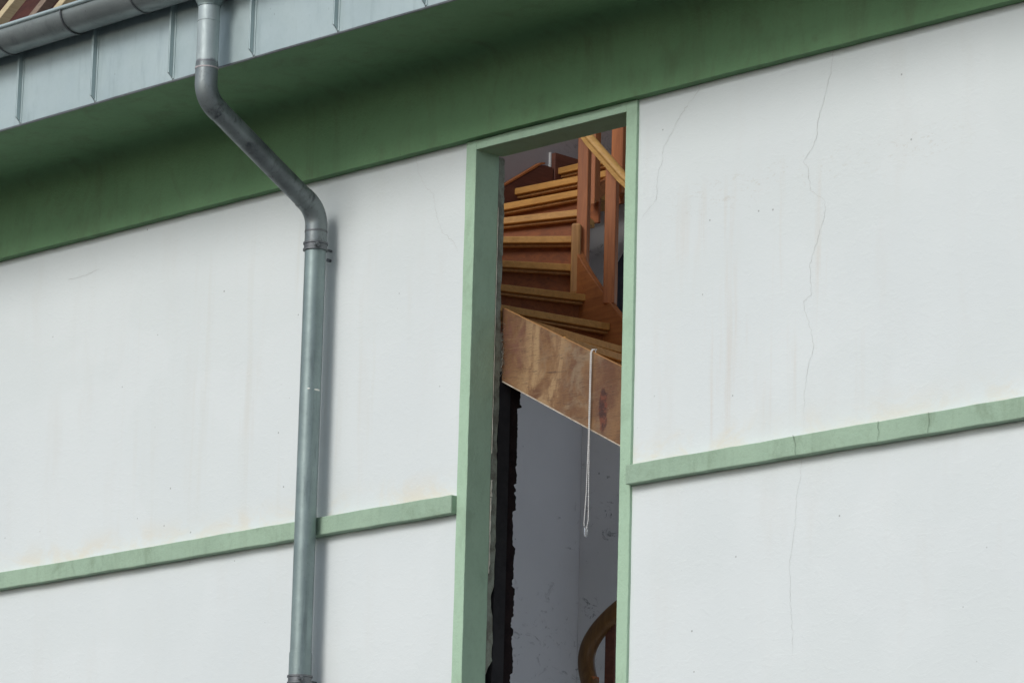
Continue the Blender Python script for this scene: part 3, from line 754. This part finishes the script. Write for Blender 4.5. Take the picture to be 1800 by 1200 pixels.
# ------------------------------------------------------------------ downpipe
dp = empty('downpipe', (0, 0, 0), 'grey zinc downpipe with a swan neck from the gutter to the wall', 'downpipe')
PX, PYT, PYW, PR = -1.016, -.800, -.100, .0505
zc1, zc2 = 7.040, 6.650
A_ = Vector((PX, PYT, zc1)); B_ = Vector((PX, PYW, zc2)); D_ = (B_-A_).normalized()
def elbow(c, d_in, d_out, rad, n=14):
    ang = d_in.angle(d_out); tl = rad*math.tan(ang/2)
    s = c-d_in*tl; axis = d_in.cross(d_out).normalized(); ctr = s + axis.cross(d_in).normalized()*rad
    return [ctr + Matrix.Rotation(ang*i/n, 3, axis) @ (s-ctr) for i in range(n+1)], tl
down = Vector((0, 0, -1))
e1, t1 = elbow(A_, down, D_, .125); e2, t2 = elbow(B_, D_, down, .125)
# funnel outlet under the gutter
bm = bmesh.new(); tube(bm, [(PX, PYT, 7.575), (PX, PYT, 7.540), (PX, PYT, 7.505), (PX, PYT, 7.478), (PX, PYT, 7.470)], [.092, .084, .068, .0535, .0535], 32); link('outlet_funnel', bm, 'pipe', dp, smooth=True)
bm = bmesh.new(); tube(bm, [(PX, PYT, 7.50), (PX, PYT, 7.405), (PX, PYT, 7.4035), (PX, PYT, 7.3985), (PX, PYT, 7.397), (PX, PYT, 7.18)], [PR-.0005, PR-.0005, PR+.0018, PR+.0018, PR, PR], 32); link('upper_pipe', bm, 'pipe_top', dp, smooth=True)
bm = bmesh.new(); tube(bm, [(PX, PYT, 7.1795), (PX, PYT, 7.173)], [PR+.003, PR+.003], 32); link('solder_joint', bm, 'solder', dp, smooth=True)
bm = bmesh.new(); tube(bm, [(PX, PYT, 7.20), (PX, PYT, 7.172)] + [tuple(p) for p in e1] + [tuple(e1[-1]+D_*.02)], PR+.0014, 32); link('elbow', bm, 'pipe_dark', dp, smooth=True)
bm = bmesh.new(); tube(bm, [tuple(e1[-1]), tuple(e1[-1]+(e2[0]-e1[-1])*.5), tuple(e2[0])], PR-.001, 32); link('sloping_pipe', bm, 'pipe_dark', dp, smooth=True)
bm = bmesh.new(); tube(bm, [tuple(e2[0]-D_*.025)] + [tuple(p) for p in e2] + [(PX, PYW, 6.49)], PR+.0014, 32); link('elbow', bm, 'pipe_dark', dp, smooth=True)
bm = bmesh.new(); tube(bm, [(PX, PYW, 6.545), (PX, PYW, 6.5455+.004), (PX, PYW, 6.552), (PX, PYW, 6.556)], [PR+.0022, PR+.003, PR+.003, PR+.0022], 32); link('solder_joint', bm, 'clamp', dp, smooth=True)
bm = bmesh.new(); tube(bm, [(PX, PYW, 6.53), (PX, PYW, 6.40), (PX, PYW, 5.5), (PX, PYW, 4.50)], PR-.0012, 32); link('wall_pipe', bm, 'pipe', dp, smooth=True)
bm = bmesh.new(); tube(bm, [(PX, PYW, 4.586), (PX, PYW, 4.5855), (PX, PYW, 4.30), (PX, PYW, 2.0), (PX, PYW, .10)], [PR-.001, PR+.0016, PR+.0016, PR, PR], 32); link('wall_pipe', bm, 'pipe', dp, smooth=True)
def clamp(z):
    c = bpy.data.objects.new('pipe_clamp', None); COL.objects.link(c); c.parent = dp
    bm = bmesh.new(); r = PR+.0035
    tube(bm, [(PX, PYW, z+.022), (PX, PYW, z+.020), (PX, PYW, z+.012), (PX, PYW, z+.010), (PX, PYW, z-.008), (PX, PYW, z-.010), (PX, PYW, z-.018), (PX, PYW, z-.020)], [r-.003, r+.004, r+.004, r, r, r+.004, r+.004, r-.003], 32)
    link('band', bm, 'clamp', c, smooth=True)
    bm = bmesh.new(); box(bm, PX+.040, PX+.056, PYW-.040, PYW-.028, z-.011, z+.011); link('ear', bm, 'clamp', c, bevel=.002)
    bm = bmesh.new(); tube(bm, [(PX+.049, PYW-.052, z), (PX+.049, PYW-.046, z), (PX+.049, PYW-.020, z)], [.007, .0075, .005], 8); link('screw', bm, 'clamp', c)
    bm = bmesh.new(); tube(bm, [(PX, PYW+.05, z), (PX, .01, z)], .006, 10); link('wall_pin', bm, 'clamp', c)
    bm = bmesh.new(); tube(bm, [(PX-.004, -.020, z-.045), (PX-.004, -.001, z-.045)], [.008, .007], 10); link('wall_plug', bm, 'clamp', c)
clamp(6.478); clamp(4.462); clamp(2.2)
